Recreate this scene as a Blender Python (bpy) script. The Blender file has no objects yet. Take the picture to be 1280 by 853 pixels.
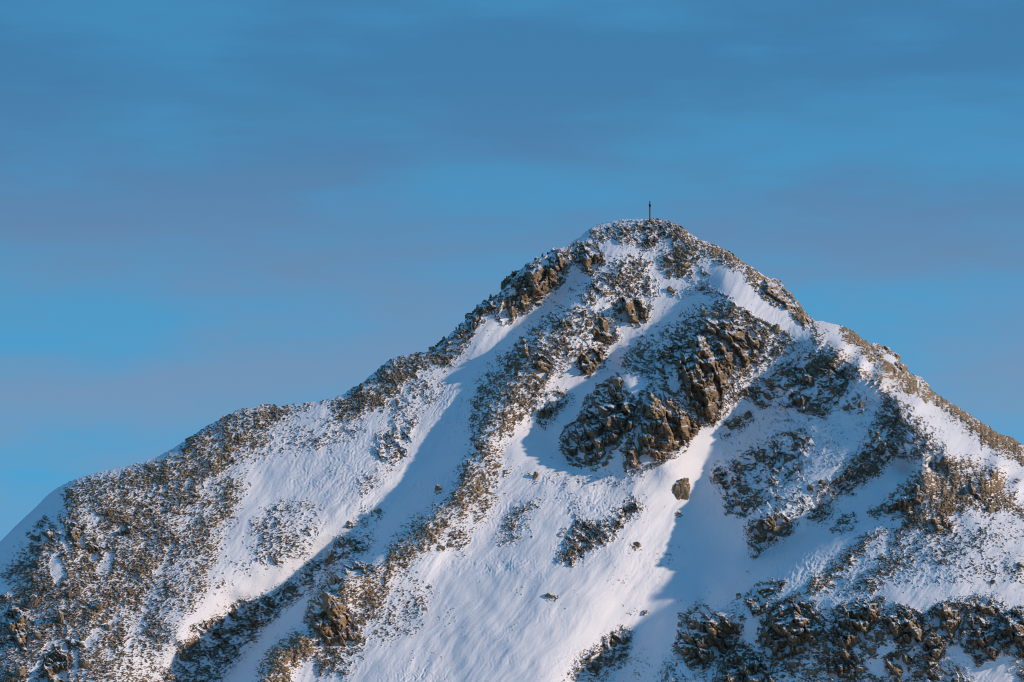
import bpy, math, random
import numpy as np

rng = np.random.RandomState(7)
random.seed(7)

# ------------------------------------------------------------------ camera numbers
FPX = 6000.0
PITCH = math.radians(5.0)
CP, SP = math.cos(PITCH), math.sin(PITCH)

def at(px, py, Y):
    """point of the world that the lens sees at (px, py), Y metres away to the north"""
    cx = (px - 640.0) / FPX
    cy = (426.5 - py) / FPX
    dy = CP - cy * SP
    k = Y / dy
    return cx * k, Y + 0 * k, (SP + cy * CP) * k

# ------------------------------------------------------------------ noise
def _h(ix, iy, s):
    n = (ix.astype(np.int64) * 374761393 + iy.astype(np.int64) * 668265263 + s * 1442695041) & 0xffffffff
    n = ((n ^ (n >> 13)) * 1274126177) & 0xffffffff
    n = ((n ^ (n >> 16)) * 2246822519) & 0xffffffff
    return ((n ^ (n >> 15)) & 0xffffff) / float(0xffffff)

def perlin(x, y, s=0):
    ix = np.floor(x); iy = np.floor(y)
    fx = x - ix; fy = y - iy
    u = fx * fx * fx * (fx * (fx * 6 - 15) + 10); v = fy * fy * fy * (fy * (fy * 6 - 15) + 10)
    def g(ox, oy):
        a = _h(ix + ox, iy + oy, s) * 2 * np.pi
        return np.cos(a) * (fx - ox) + np.sin(a) * (fy - oy)
    a = g(0, 0) * (1 - u) + g(1, 0) * u
    b = g(0, 1) * (1 - u) + g(1, 1) * u
    return (a * (1 - v) + b * v) * 1.5

def fbm(x, y, s=0, o=4, gain=.5):
    t = 0; a = 1; n = 0
    for i in range(o):
        t = t + a * perlin(x * 2 ** i + 13.7 * i, y * 2 ** i - 7.1 * i, s + i * 17)
        n += a; a *= gain
    return t / n

def facets(x, y, s=0, tilt=1.0, crack=.35, cw=.10):
    """angular blocks: every cell is a tilted plane, dark joints between cells"""
    ix = np.floor(x); iy = np.floor(y)
    d1 = np.full(x.shape, 9.0); d2 = np.full(x.shape, 9.0); h1 = np.zeros(x.shape)
    for oy in (-1, 0, 1):
        for ox in (-1, 0, 1):
            cx = ix + ox; cy = iy + oy
            px_ = cx + .1 + .8 * _h(cx, cy, s); py_ = cy + .1 + .8 * _h(cx, cy, s + 5)
            dx = x - px_; dy = y - py_
            d = np.sqrt(dx * dx + dy * dy)
            a = _h(cx, cy, s + 9) * 2 * np.pi
            m = tilt * (.4 + .9 * _h(cx, cy, s + 11))
            h = (_h(cx, cy, s + 13) - .5) * .9 + m * (np.cos(a) * dx + np.sin(a) * dy)
            near = d < d1
            d2 = np.where(near, d1, np.minimum(d2, d))
            h1 = np.where(near, h, h1)
            d1 = np.where(near, d, d1)
    return h1 - crack * np.exp(-(d2 - d1) / cw)

def sstep(a, b, x):
    t = np.clip((x - a) / (b - a), 0, 1)
    return t * t * (3 - 2 * t)

# ------------------------------------------------------------------ skyline
SIL = [(-1400, 1500), (-900, 1250), (-500, 980), (-200, 800), (-60, 722), (0, 678), (20, 657), (45, 634), (60, 618), (78, 606), (95, 598), (120, 591), (160, 583), (195, 573),
       (215, 561), (238, 548), (256, 534), (275, 524), (300, 511), (330, 507), (360, 507), (380, 504), (400, 502), (425, 495), (440, 487),
       (458, 474), (475, 460), (488, 449), (510, 444), (535, 440), (548, 433), (562, 420), (578, 405), (590, 395), (602, 382), (618, 370),
       (630, 362), (643, 345), (655, 333), (668, 325), (682, 320), (696, 312), (712, 305), (725, 297), (738, 284), (755, 278), (775, 275),
       (795, 274), (812, 274), (830, 275), (845, 281), (858, 288), (870, 298), (890, 305), (905, 311), (920, 322), (935, 330), (947, 338),
       (960, 350), (975, 355), (988, 366), (998, 378), (1008, 393), (1016, 400), (1030, 402), (1050, 407), (1070, 417), (1088, 431), (1105, 436),
       (1122, 448), (1132, 462), (1145, 472), (1155, 479), (1164, 490), (1185, 502), (1215, 520), (1245, 540), (1280, 556), (1340, 590),
       (1480, 680), (1800, 860), (2300, 1180), (2800, 1500)]
_sx = np.array([p[0] for p in SIL], float); _sy = np.array([p[1] for p in SIL], float)
def sky_line(px):
    r = np.interp(px, _sx, _sy)
    r = (r + np.interp(px - 5, _sx, _sy) + np.interp(px + 5, _sx, _sy)) / 3
    return r

# ------------------------------------------------------------------ large relief: how far (m) ribs stand out of, and gullies lie in, the face
LINES = [
 # summit crest and cap
 [(740, 290, 2), (770, 282, 1), (812, 280, 0), (850, 288, -1), (900, 312, -3), (945, 340, -5), (1000, 385, -7), (1020, 402, -7)],
 # upper-left shoulder over the first couloir
 [(725, 303, 3), (700, 325, 5), (665, 350, 5), (630, 380, 4), (590, 405, 2), (555, 432, 0), (520, 450, -1)],
 # long couloir
 [(715, 345, 0), (690, 372, -2), (655, 405, -2), (620, 440, -2.5), (590, 480, -3), (572, 520, -3.5), (548, 570, -5), (512, 618, -7), (472, 656, -8),
  (425, 697, -9), (378, 742, -11), (335, 788, -13), (285, 842, -15), (225, 905, -18)],
 # rib right of the couloir
 [(770, 318, 2), (735, 355, 3), (700, 392, 3), (665, 425, 3), (640, 470, 2), (625, 520, 2), (605, 565, 2), (575, 600, 3), (548, 635, 3), (508, 672, 3),
  (466, 704, 3), (425, 718, 3), (400, 750, 3), (386, 786, 3), (338, 818, 2), (305, 875, 1)],
 [(500, 705, 2), (470, 735, 1), (440, 765, 1), (422, 795, 0), (375, 830, -1), (345, 880, -2)],
 # rib right side -> snow bowl
 [(745, 420, -1), (700, 470, -3), (665, 530, -6)],
 [(775, 470, -1), (752, 508, -2), (740, 558, -4)],
 # ramp gully
 [(890, 345, -3), (862, 372, -4), (835, 405, -5), (795, 440, -6), (745, 480, -7), (712, 515, -8), (690, 550, -9), (712, 574, -9)],
 # shelf at the foot
 [(628, 562, -1), (655, 580, -2), (690, 596, -4), (740, 604, -6), (800, 604, -8), (840, 590, -9)],
 # snowfield
 [(620, 640, -3), (560, 710, -4), (500, 790, -5), (450, 875, -6)],
 [(640, 690, -5), (600, 770, -7), (550, 860, -9)],
 [(700, 640, -6), (680, 720, -7), (640, 800, -9), (600, 870, -11)],
 [(800, 640, -11), (770, 700, -11), (730, 770, -13), (690, 850, -15)],
 # nose that carries the central crags
 [(905, 355, 0), (902, 385, 2), (885, 420, 3), (855, 460, 4), (832, 510, 3), (800, 555, 0)],
 [(960, 400, -3), (950, 430, -4), (925, 470, -5), (895, 520, -8)],
 # deep right gully
 [(1010, 425, -4), (975, 455, -8), (940, 490, -11), (905, 535, -14), (880, 580, -18), (868, 630, -21), (855, 690, -23), (830, 745, -25), (790, 800, -27), (740, 870, -29)],
 # shaded flank
 [(985, 500, -7), (1040, 470, -3), (1075, 460, -1)],
 [(930, 600, -14), (985, 560, -9), (1040, 530, -5), (1100, 510, 0)],
 [(955, 655, -9), (1020, 612, -7), (1075, 570, -4), (1120, 545, 0)],
 # arete
 [(1022, 424, -4), (1050, 440, -2), (1085, 462, 0), (1112, 486, 1), (1130, 515, 2), (1135, 550, 2), (1150, 572, 0)],
 # sunny back slope right of the arete
 [(1040, 408, -8), (1085, 435, -9), (1120, 460, -10), (1170, 498, -12), (1220, 528, -15), (1280, 562, -19), (1340, 600, -23)],
 [(1150, 500, -5), (1190, 540, -8), (1230, 580, -10), (1280, 620, -16)],
 # gully left of the front spur
 [(1160, 578, -2), (1120, 600, -6), (1075, 630, -10), (1030, 655, -13), (980, 685, -17), (930, 715, -20), (885, 755, -23)],
 # front spur
 [(1180, 574, -1), (1150, 592, 0), (1125, 618, 0), (1110, 645, -1), (1060, 665, -5), (1005, 695, -7), (960, 722, -9), (925, 748, -10), (880, 775, -13), (850, 815, -15), (825, 860, -18)],
 [(1240, 590, -6), (1210, 640, -2), (1160, 680, -1), (1100, 700, -2), (1040, 730, -4)],
 [(1280, 650, -10), (1270, 700, -5), (1200, 735, -1), (1120, 748, 1), (1040, 752, -1), (990, 752, -4)],
 # lower cliffs
 [(960, 800, -11), (1020, 800, -5), (1100, 800, -4), (1180, 800, -5), (1280, 800, -8)],
 [(920, 860, -18), (1020, 860, -15), (1100, 860, -14), (1200, 860, -16), (1320, 860, -19)],
 [(905, 800, -16), (940, 835, -16)],
 # left mountain
 [(500, 455, -1), (455, 485, 0), (400, 510, 1), (340, 512, 2), (290, 520, 4), (240, 552, 5), (180, 582, 6), (120, 596, 7), (90, 612, 7), (72, 640, 7), (45, 665, 6), (20, 700, 5), (-5, 735, 5)],
 [(520, 540, -4), (480, 600, -4), (425, 648, -5), (368, 690, -6), (290, 750, -8), (225, 825, -9)],
 [(440, 540, -1), (400, 600, -1), (340, 660, -1), (290, 720, -2), (230, 800, -2)],
 [(330, 560, 2), (270, 620, 3), (220, 700, 4), (180, 780, 4), (150, 860, 3)],
 [(150, 640, 7), (110, 720, 8), (80, 800, 9), (60, 880, 8)],
 [(30, 760, 9), (10, 830, 10)],
 # shaded snow on the far left
 [(62, 625, 3), (35, 655, 0), (10, 688, -2), (-30, 730, -6), (-120, 800, -14)],
 [(-40, 800, 5), (-60, 900, 2), (-300, 1000, -14), (-700, 1200, -34)],
 [(1450, 720, -30), (1500, 860, -32), (1800, 1000, -50), (2300, 1300, -70)],
 [(0, 1100, 3), (300, 1100, -18), (600, 1100, -12), (800, 1100, -32), (1100, 1100, -20), (1400, 1100, -30)],
 [(-400, 1500, 0), (200, 1600, -10), (700, 1600, -15), (1200, 1600, -15), (1800, 1600, -40)],
]
def _dens(line, step=16.0):
    out = []
    for (a, b) in zip(line[:-1], line[1:]):
        n = max(1, int(math.hypot(b[0] - a[0], b[1] - a[1]) / step))
        n = min(n, 8)
        for i in range(n):
            t = i / n
            out.append(tuple(a[k] * (1 - t) + b[k] * t for k in range(3)))
    out.append(line[-1])
    return out
_pts = {}
for L in LINES:
    for p in _dens(L):
        _pts[(round(p[0] / 4), round(p[1] / 4))] = p
_P = np.array(list(_pts.values()), float)
RELIEF = 1.2
_P[:, 2] *= RELIEF
_C = 10.0
def _ker(d2): return np.sqrt(d2 + _C * _C)
_n = len(_P)
_A = np.zeros((_n + 3, _n + 3))
_d2 = (_P[:, None, 0] - _P[None, :, 0]) ** 2 + (_P[:, None, 1] - _P[None, :, 1]) ** 2
_A[:_n, :_n] = -_ker(_d2) - np.eye(_n) * 1.5
_A[:_n, _n] = 1; _A[:_n, _n + 1] = _P[:, 0] / 1000; _A[:_n, _n + 2] = _P[:, 1] / 1000
_A[_n:, :_n] = _A[:_n, _n:].T
_w = np.linalg.solve(_A, np.concatenate([_P[:, 2], np.zeros(3)]))

def relief(px, py):
    sh = px.shape
    x = px.ravel().astype(np.float32); y = py.ravel().astype(np.float32)
    out = np.empty(x.shape, np.float64)
    P = _P.astype(np.float32); w = _w[:_n].astype(np.float32)
    for i in range(0, len(x), 20000):
        d2 = (x[i:i + 20000, None] - P[None, :, 0]) ** 2 + (y[i:i + 20000, None] - P[None, :, 1]) ** 2
        out[i:i + 20000] = (-_ker(d2)) @ w
    out += _w[_n] + _w[_n + 1] * x / 1000 + _w[_n + 2] * y / 1000
    return out.reshape(sh)

SLOPE = 0.30
# rippled, wind-packed or slid snow: centre, radii, strength
RIPPLE = [(575, 535, 26, 45, 1.0), (545, 610, 35, 16, 1.0), (700, 600, 40, 12, .7), (1010, 712, 60, 26, .9), (640, 650, 22, 26, .7), (440, 580, 60, 60, .45),
          (700, 690, 12, 16, .8), (620, 705, 50, 12, .5), (740, 630, 40, 20, .8), (400, 500, 30, 14, .6), (720, 830, 26, 18, .7), (800, 690, 30, 30, .4),
          (930, 400, 60, 20, .3), (870, 380, 30, 20, .4), (150, 590, 60, 8, .9), (400, 500, 30, 7, .9), (1160, 720, 40, 20, .4), (520, 850, 40, 20, .6), (330, 540, 60, 30, .3)]
def snow_relief(px, py):
    wx = px + 9 * fbm(px / 60, py / 60, 31, 2); wy = py + 9 * fbm(px / 60, py / 60, 37, 2)
    h = 1.5 * fbm(px / 75, py / 75, 3, 3)
    # soft runnels down the fall line (down and to the left)
    u = wx * .80 + wy * .60; v = -wx * .60 + wy * .80
    h = h + .55 * fbm(u / 26, v / 120, 8, 3) + .20 * fbm(u / 7, v / 30, 12, 3)
    r = np.zeros(px.shape)
    for (cx, cy, rx, ry, s) in RIPPLE:
        r = np.maximum(r, s * np.exp(-(((px - cx) / rx) ** 2 + ((py - cy) / ry) ** 2)))
    rp = 1 - np.abs(perlin(u / 5.0 + 1.2 * perlin(u / 14, v / 14, 51), v / 20, 41)) * 2
    rp2 = 1 - np.abs(perlin(wx / 4.0, wy / 5.0, 43)) * 2
    al = (px - 1028) * .81 + (py - 428) * .58; ds = -(px - 1028) * .58 + (py - 428) * .81
    win = sstep(-6, 2, ds) * sstep(26, 8, ds) * sstep(-8, 6, al) * sstep(104, 88, al)
    h = h + win * 1.1 * (1 - 2 * np.abs(perlin(al / 9.0, ds / 60, 49)))
    amb = .16 * sstep(-.1, .5, fbm(px / 50, py / 40, 47, 2))
    h = h + (r + .05 + amb) * (.38 * rp + .26 * rp2)
    return h

def base_depth(px, py):
    """distance of the snow surface"""
    R = sky_line(px)
    d = np.maximum(py - R, 0)
    D = 1500.0 - SLOPE * (py - 275.0) - relief(px, py) - snow_relief(px, py)
    D = D + 2.2 * np.exp(-d / 4.0) + 3.5 * np.exp(-d / 14.0)
    return D

# px, py, width px, height px, tilt deg, ochre, label
BOULDERS = [
 (848, 614, 25, 36, 12, .9, 'tall egg-shaped boulder with a snow cap standing alone on the snowfield below the buttress'),
 (853, 332, 18, 9, 28, .9, 'flat tilted sunlit slab resting on dark rocks under the summit'),
 (838, 326, 16, 9, 5, .4, 'dark block wedged left of the tilted sunlit slab'),
 (836, 341, 9, 7, 0, .4, 'small block on the snow below left of the tilted slab'),
 (838, 363, 9, 10, 0, .7, 'lone round boulder on the snow below the tilted slab'),
 (861, 317, 12, 10, 20, .6, 'rounded block above right of the tilted slab'),
 (688, 745, 14, 7, 8, .8, 'low snow-capped boulder alone in the middle of the lower snowfield'),
 (796, 682, 8, 9, 0, .7, 'small ochre boulder on the snow below the egg-shaped boulder'),
 (805, 765, 4.5, 4, 0, .3, 'tiny dark stone alone in the blue shade of the lower gully'),
 (847, 642, 4.5, 4, 0, .3, 'tiny dark stone just under the egg-shaped boulder'),
 (551, 684, 11, 7, 10, .5, 'small dark boulder with a snow hat at the foot of the sharp rib'),
 (540, 436, 8, 7, 0, .9, 'orange rounded boulder where the skyline crags meet the snow ridge'),
 (238, 550, 12, 10, 0, .9, 'rounded brown boulder perched on the left snow ridge'),
 (728, 394, 8, 13, 15, .6, 'upright stone in the snow between the rocky rib and the squat crag'),
 (740, 375, 8, 9, 0, .6, 'brown stone at the top of the rocky rib'),
 (880, 393, 11, 10, 0, .7, 'rounded brown boulder at the top of the central buttress'),
 (894, 394, 8, 8, 0, .6, 'smaller stone right beside the rounded boulder topping the buttress'),
 (957, 406, 14, 14, 20, .7, 'upright brown block above the deep gully near the arete'),
 (970, 412, 14, 15, -15, .7, 'leaning brown slab to the right of the upright brown block'),
 (1058, 510, 9, 9, 0, .1, 'dark boulder on the shaded snow under the arete'),
 (1068, 500, 7, 7, 0, .1, 'dark round stone above the boulder under the arete'),
 (1075, 507, 6, 12, 10, .1, 'narrow dark stone right of the boulder under the arete'),
 (906, 530, 10, 8, 10, .2, 'dark stone beside the deep gully at the buttress foot'),
 (920, 527, 10, 11, 5, .4, 'brown block near the right foot of the central buttress'),
 (935, 520, 9, 14, 10, .4, 'upright brown stone on the snow right of the buttress foot'),
 (788, 572, 10, 18, 5, .8, 'pale standing stone at the lowest corner of the central buttress'),
 (1013, 610, 8, 10, 0, .9, 'ochre sunlit stone at the rocky end of the arete'),
 (1027, 604, 8, 10, 0, .7, 'brown stone beside the ochre one at the end of the arete'),
 (1190, 635, 9, 8, 0, .7, 'brown boulder in the middle of the front spur below the ribbed crag'),
 (1236, 638, 12, 11, 10, .7, 'grey-brown boulder at the snow edge on the right of the spur'),
 (1241, 728, 9, 6, 0, .5, 'small flat stone on the smooth snow above the lower cliffs'),
 (1276, 707, 14, 7, 15, .9, 'flat ochre rock at the right border on the snow'),
 (1271, 600, 5, 3.5, 0, .2, 'tiny dark stone high on the bright snow slope'),
 (927, 772, 8, 8, 0, .1, 'small dark rock on snow below the lone spur crag'),
 (923, 744, 6, 6, 0, .1, 'dark stone left of the lone spur crag'),
 (1066, 618, 5, 4, 0, .2, 'tiny stone on the shaded snow left of the front spur'),
 (700, 668, 3.5, 4, 0, .1, 'tiny dark stone left of the mottled rock patch in the snowfield'),
 (669, 596, 7, 12, 15, .9, 'ochre stone at the edge of the snowy step below the rib'),
 (548, 611, 9, 9, 0, .6, 'dark brown block at the left lip of the rib over the blue chute'),
 (437, 655, 9, 8, 0, .8, 'small brown rock on the snow above the shaded gully'),
 (472, 640, 9, 8, 0, .7, 'brown rock with a snow patch at the bend of the shaded gully'),
 (103, 712, 12, 10, 0, .6, 'brown block in the lower left rubble slope'),
 (47, 795, 11, 16, -20, .6, 'leaning brown block beside the tall left-edge outcrop'),
 (42, 755, 11, 20, 10, .6, 'pointed brown rock above the leaning block near the left edge'),
 (75, 775, 12, 20, 0, .5, 'upright dark brown rock among the left rubble'),
 (120, 760, 16, 16, 0, .5, 'broad brown rock in the left rubble right of the upright one'),
 (105, 830, 14, 16, 0, .5, 'brown rock right of the lower snow strip'),
 (25, 842, 16, 18, 0, .8, 'warm brown rock in the bottom left corner'),
 (87, 745, 13, 12, 0, .5, 'rounded rock in the middle of the left rubble'),
 (135, 785, 10, 12, 0, .5, 'small rock by the diagonal snow band on the left'),
 (1090, 815, 12, 12, 0, .5, 'brown boulder under the slanting slab of the lower band'),
 (1075, 838, 14, 12, 0, .5, 'snow-topped boulder near the bottom among the rubble'),
 (1015, 840, 16, 13, 0, .4, 'dark boulder at the bottom left of the lower rubble'),
 (1148, 842, 12, 12, 0, .4, 'boulder beside the snow strip at the bottom'),
 (992, 832, 14, 12, 0, .4, 'grey boulder below the big brown cliff'),
 (1100, 795, 10, 14, 0, .4, 'brown stone between the slanting slab and the blocky cliff'),
]
# ------------------------------------------------------------------ where rock and turf show through the snow
# density, ochre (0 grey rock, 1 dry grass), stretch, polygon
MOTTLE = [
 (.72, .2, [(742, 286), (770, 277), (830, 276), (868, 296), (858, 306), (835, 302), (815, 312), (798, 305), (780, 305), (765, 298), (745, 306), (733, 300)]),
 (.80, .9, [(824, 273), (850, 280), (872, 298), (858, 294), (840, 284)]),
 (.70, .5, [(820, 314), (850, 303), (880, 303), (905, 310), (930, 326), (947, 336), (948, 352), (920, 337), (895, 330), (875, 323), (862, 335), (862, 345), (835, 342), (818, 327)]),
 (.85, .7, [(932, 330), (950, 343), (975, 355), (995, 375), (1012, 400), (1027, 420), (1015, 420), (995, 402), (975, 387), (955, 374), (940, 362), (932, 347)]),
 (.55, .3, [(872, 330), (895, 342), (905, 352), (890, 352), (876, 344)]),
 (.60, .2, [(850, 367), (870, 355), (885, 350), (902, 368), (880, 371), (862, 369)]),
 (.62, .3, [(780, 322), (800, 316), (814, 330), (808, 345), (824, 350), (826, 365), (812, 382), (798, 370), (772, 388), (750, 375), (735, 385), (722, 372), (735, 352), (760, 335)]),
 (.30, .2, [(700, 345), (735, 350), (735, 376), (705, 372)]),
 (.55, .3, [(645, 437), (662, 405), (690, 385), (715, 383), (738, 380), (765, 392), (768, 412), (752, 436), (735, 458), (700, 468), (676, 482), (660, 470)]),
 (.62, .4, [(600, 478), (622, 448), (650, 428), (680, 440), (690, 470), (682, 500), (666, 520), (640, 540), (612, 530), (590, 520), (582, 503)]),
 (.60, .1, [(668, 512), (678, 492), (700, 487), (716, 495), (700, 515), (688, 532), (674, 533)]),
 (.62, .6, [(588, 520), (640, 515), (650, 530), (632, 548), (628, 575), (640, 590), (622, 606), (598, 622), (570, 640), (548, 662), (545, 640), (570, 600), (588, 560)]),
 (.68, .8, [(478, 698), (500, 668), (545, 632), (560, 628), (590, 600), (620, 598), (612, 620), (580, 648), (545, 680), (512, 705), (484, 720)]),
 (.55, .7, [(585, 618), (620, 612), (616, 640), (600, 655), (580, 650)]),
 (.62, .5, [(560, 662), (590, 650), (588, 672), (576, 690), (562, 682)]),
 (.50, .5, [(618, 680), (632, 650), (645, 630), (672, 620), (672, 640), (655, 662), (634, 682)]),
 (.72, .2, [(698, 700), (705, 664), (722, 648), (745, 655), (765, 640), (790, 622), (806, 634), (775, 662), (740, 690), (712, 706)]),
 (.34, .8, [(650, 585), (700, 590), (760, 590), (800, 585), (806, 600), (770, 616), (720, 606), (660, 600)]),
 (.25, .8, [(690, 610), (760, 615), (730, 645), (690, 640)]),
 (.62, .1, [(702, 853), (728, 818), (758, 800), (776, 786), (790, 792), (784, 826), (748, 853)]),
 (.25, .8, [(820, 690), (850, 670), (855, 690), (825, 715)]),
 (.30, .5, [(780, 820), (815, 800), (810, 853), (780, 853)]),
 (.66, .3, [(778, 446), (800, 424), (835, 404), (868, 388), (895, 368), (940, 372), (985, 395), (1012, 415), (1000, 438), (968, 452), (940, 470), (925, 500), (895, 525), (860, 520), (800, 470), (775, 468)]),
 (.50, .3, [(893, 352), (935, 362), (945, 380), (925, 378), (905, 366)]),
 (.72, .1, [(985, 455), (1012, 432), (1050, 443), (1102, 470), (1108, 482), (1070, 476), (1050, 500), (1030, 522), (1000, 518), (970, 505), (940, 500), (918, 496), (955, 472)]),
 (.55, .1, [(900, 530), (918, 518), (945, 515), (935, 535), (905, 550)]),
 (.68, .2, [(1098, 485), (1125, 495), (1133, 520), (1160, 542), (1185, 560), (1172, 572), (1150, 577), (1120, 577), (1100, 592), (1080, 604), (1052, 624), (1032, 655), (1008, 652), (1018, 622), (1048, 587), (1078, 552), (1095, 522)]),
 (.50, .6, [(1128, 500), (1150, 512), (1180, 540), (1172, 545), (1140, 530)]),
 (.62, .1, [(888, 590), (918, 570), (958, 545), (1010, 532), (1024, 555), (1004, 572), (1002, 600), (972, 612), (962, 640), (930, 645), (905, 628)]),
 (.72, .1, [(935, 645), (990, 640), (998, 660), (962, 684), (945, 692), (933, 668)]),
 (.50, .1, [(968, 628), (1000, 615), (1014, 640), (985, 652)]),
 (.50, .1, [(1050, 505), (1085, 490), (1090, 510), (1058, 522)]),
 (.74, .6, [(1088, 642), (1110, 622), (1135, 600), (1152, 583), (1175, 571), (1205, 570), (1245, 586), (1262, 604), (1282, 640), (1282, 658), (1256, 642), (1230, 646), (1205, 636), (1185, 660), (1150, 665), (1120, 668), (1128, 650), (1100, 648)]),
 (.45, .5, [(1110, 670), (1150, 655), (1190, 665), (1230, 650), (1260, 670), (1230, 690), (1200, 700), (1188, 716), (1165, 716), (1140, 690), (1100, 700)]),
 (.70, .4, [(1000, 744), (1018, 716), (1060, 690), (1085, 668), (1105, 664), (1070, 700), (1048, 722), (1040, 742)]),
 (.62, .4, [(1035, 748), (1070, 722), (1098, 690), (1140, 685), (1155, 700), (1120, 722), (1090, 742)]),
 (.45, .5, [(1200, 720), (1225, 700), (1262, 700), (1282, 712), (1282, 728), (1240, 724)]),
 (.80, 1., [(1040, 406), (1066, 412), (1088, 430), (1110, 436), (1128, 460), (1152, 478), (1166, 490), (1200, 514), (1250, 543), (1284, 562), (1284, 582), (1250, 566), (1222, 547), (1190, 522), (1165, 502), (1140, 492), (1118, 480), (1100, 465), (1090, 450), (1070, 435), (1048, 417)]),
 (.62, 1., [(1016, 418), (1060, 443), (1095, 462), (1152, 494), (1120, 489), (1090, 473), (1060, 455), (1030, 437)]),
 (.64, .6, [(82, 606), (110, 596), (160, 588), (205, 572), (235, 566), (255, 580), (262, 610), (232, 660), (212, 690), (196, 730), (180, 760), (160, 800), (150, 860), (-60, 860), (-60, 780), (2, 726), (15, 700), (40, 672), (62, 652), (80, 640), (78, 620)]),
 (.62, .55, [(225, 562), (245, 545), (265, 530), (300, 511), (345, 508), (400, 504), (390, 512), (366, 522), (348, 532), (338, 552), (318, 566), (292, 580), (262, 600), (235, 620)]),
 (.52, .5, [(225, 620), (262, 598), (300, 590), (312, 612), (292, 642), (280, 682), (258, 740), (236, 772), (205, 826), (190, 860), (140, 860), (190, 740)]),
 (.22, .9, [(250, 560), (340, 545), (320, 600), (290, 640), (250, 740), (230, 760), (270, 640)]),
 (.68, .5, [(398, 510), (425, 495), (442, 485), (460, 474), (480, 458), (520, 445), (560, 440), (586, 430), (562, 458), (540, 462), (520, 470), (500, 490), (478, 512), (455, 522), (432, 530), (410, 530), (418, 515)]),
 (.45, .2, [(408, 535), (440, 525), (455, 540), (440, 552), (415, 560), (385, 568), (360, 560), (380, 545)]),
 (.42, .3, [(500, 478), (552, 470), (565, 480), (545, 500), (525, 530), (510, 566), (488, 590), (470, 610), (450, 625), (446, 600), (468, 570), (470, 540)]),
 (.62, .1, [(486, 535), (520, 525), (510, 566), (488, 586), (468, 580), (470, 552)]),
 (.46, .4, [(318, 645), (345, 625), (395, 632), (404, 660), (382, 700), (350, 708), (318, 702), (308, 672)]),
 (.30, .4, [(230, 700), (300, 690), (320, 720), (270, 745), (240, 750)]),
 (.66, .1, [(192, 860), (225, 806), (262, 772), (300, 752), (350, 738), (372, 716), (400, 696), (432, 668), (464, 668), (462, 692), (425, 708), (392, 742), (352, 764), (315, 806), (262, 860)]),
 (.40, .2, [(430, 668), (460, 630), (480, 638), (470, 660)]),
 (.78, .8, [(318, 860), (336, 816), (362, 792), (380, 790), (402, 792), (398, 815), (368, 838), (362, 860)]),
 (.60, .5, [(400, 790), (440, 790), (456, 812), (432, 848), (400, 845), (385, 820)]),
 (.62, .6, [(404, 748), (424, 716), (468, 704), (496, 712), (492, 745), (474, 776), (445, 790), (398, 778)]),
 (.38, .7, [(470, 710), (520, 715), (548, 740), (520, 790), (480, 810), (450, 800), (480, 760)]),
 (.55, .6, [(425, 718), (470, 704), (484, 722), (482, 752), (460, 778), (440, 760), (420, 745)]),
 (.25, .7, [(480, 720), (530, 735), (500, 780), (475, 780)]),
 (.50, .1, [(822, 860), (832, 820), (850, 808), (862, 832), (895, 838), (890, 860)]),
 (.40, .1, [(880, 762), (930, 742), (935, 760), (920, 790), (900, 775)]),
 (.56, .2, [(985, 758), (1060, 758), (1140, 764), (1165, 758), (1190, 748), (1225, 742), (1250, 740), (1258, 762), (1290, 770), (1290, 860), (1270, 860), (1262, 820), (1215, 812), (1205, 800), (1180, 798), (1162, 806), (1200, 830), (1220, 860), (940, 860), (960, 830), (972, 800)]),
 (.26, .2, [(905, 560), (985, 500), (1060, 480), (1110, 500), (1100, 580), (1030, 640), (960, 670), (915, 640)]),
 (.30, .4, [(1010, 740), (1060, 680), (1120, 650), (1280, 640), (1285, 740), (1200, 735), (1100, 740)]),
 (.34, .8, [(240, 560), (360, 530), (420, 520), (400, 560), (320, 580), (300, 640), (260, 740), (230, 740)]),
 (.30, .2, [(1165, 805), (1190, 820), (1225, 860), (1180, 860)]),
]
def _lift(poly):
    out = []
    for (x, y) in poly:
        r = float(np.interp(x, _sx, _sy))
        if abs(y - r) < 9 and (x > 815 or 236 < x < 405 or 470 < x < 600): y -= 14
        out.append((x, y))
    return out
MOTTLE = [(d, o, _lift(p)) for (d, o, p) in MOTTLE]
# snow patches that stay clean
CLEAN = [
 (.92, [(880, 326), (915, 338), (938, 360), (965, 380), (1000, 400), (1018, 425), (995, 424), (960, 404), (935, 390), (912, 374), (892, 354)]),
 (.6, [(118, 692), (140, 690), (138, 722), (124, 716)]), (.5, [(110, 640), (128, 650), (112, 668), (104, 660)]),
 (.9, [(60, 802), (76, 798), (60, 830), (40, 853), (36, 850), (50, 822)]), (.9, [(82, 812), (98, 812), (92, 850), (80, 850), (84, 828)]),
 (.8, [(0, 728), (20, 732), (8, 745), (-10, 745)]), (.7, [(62, 700), (75, 690), (82, 720), (70, 730)]), (.6, [(70, 645), (82, 655), (88, 690), (74, 676), (60, 655)]),
 (.8, [(1146, 770), (1160, 774), (1160, 786), (1148, 780)]), (.8, [(1095, 812), (1110, 800), (1125, 815), (1105, 850), (1085, 840)]),
 (.7, [(120, 790), (145, 770), (150, 775), (110, 810), (102, 805)]), (.8, [(830, 455), (850, 470), (846, 492), (836, 486)]),
 (.7, [(1055, 820), (1070, 822), (1064, 850), (1048, 850)]),
]
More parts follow.
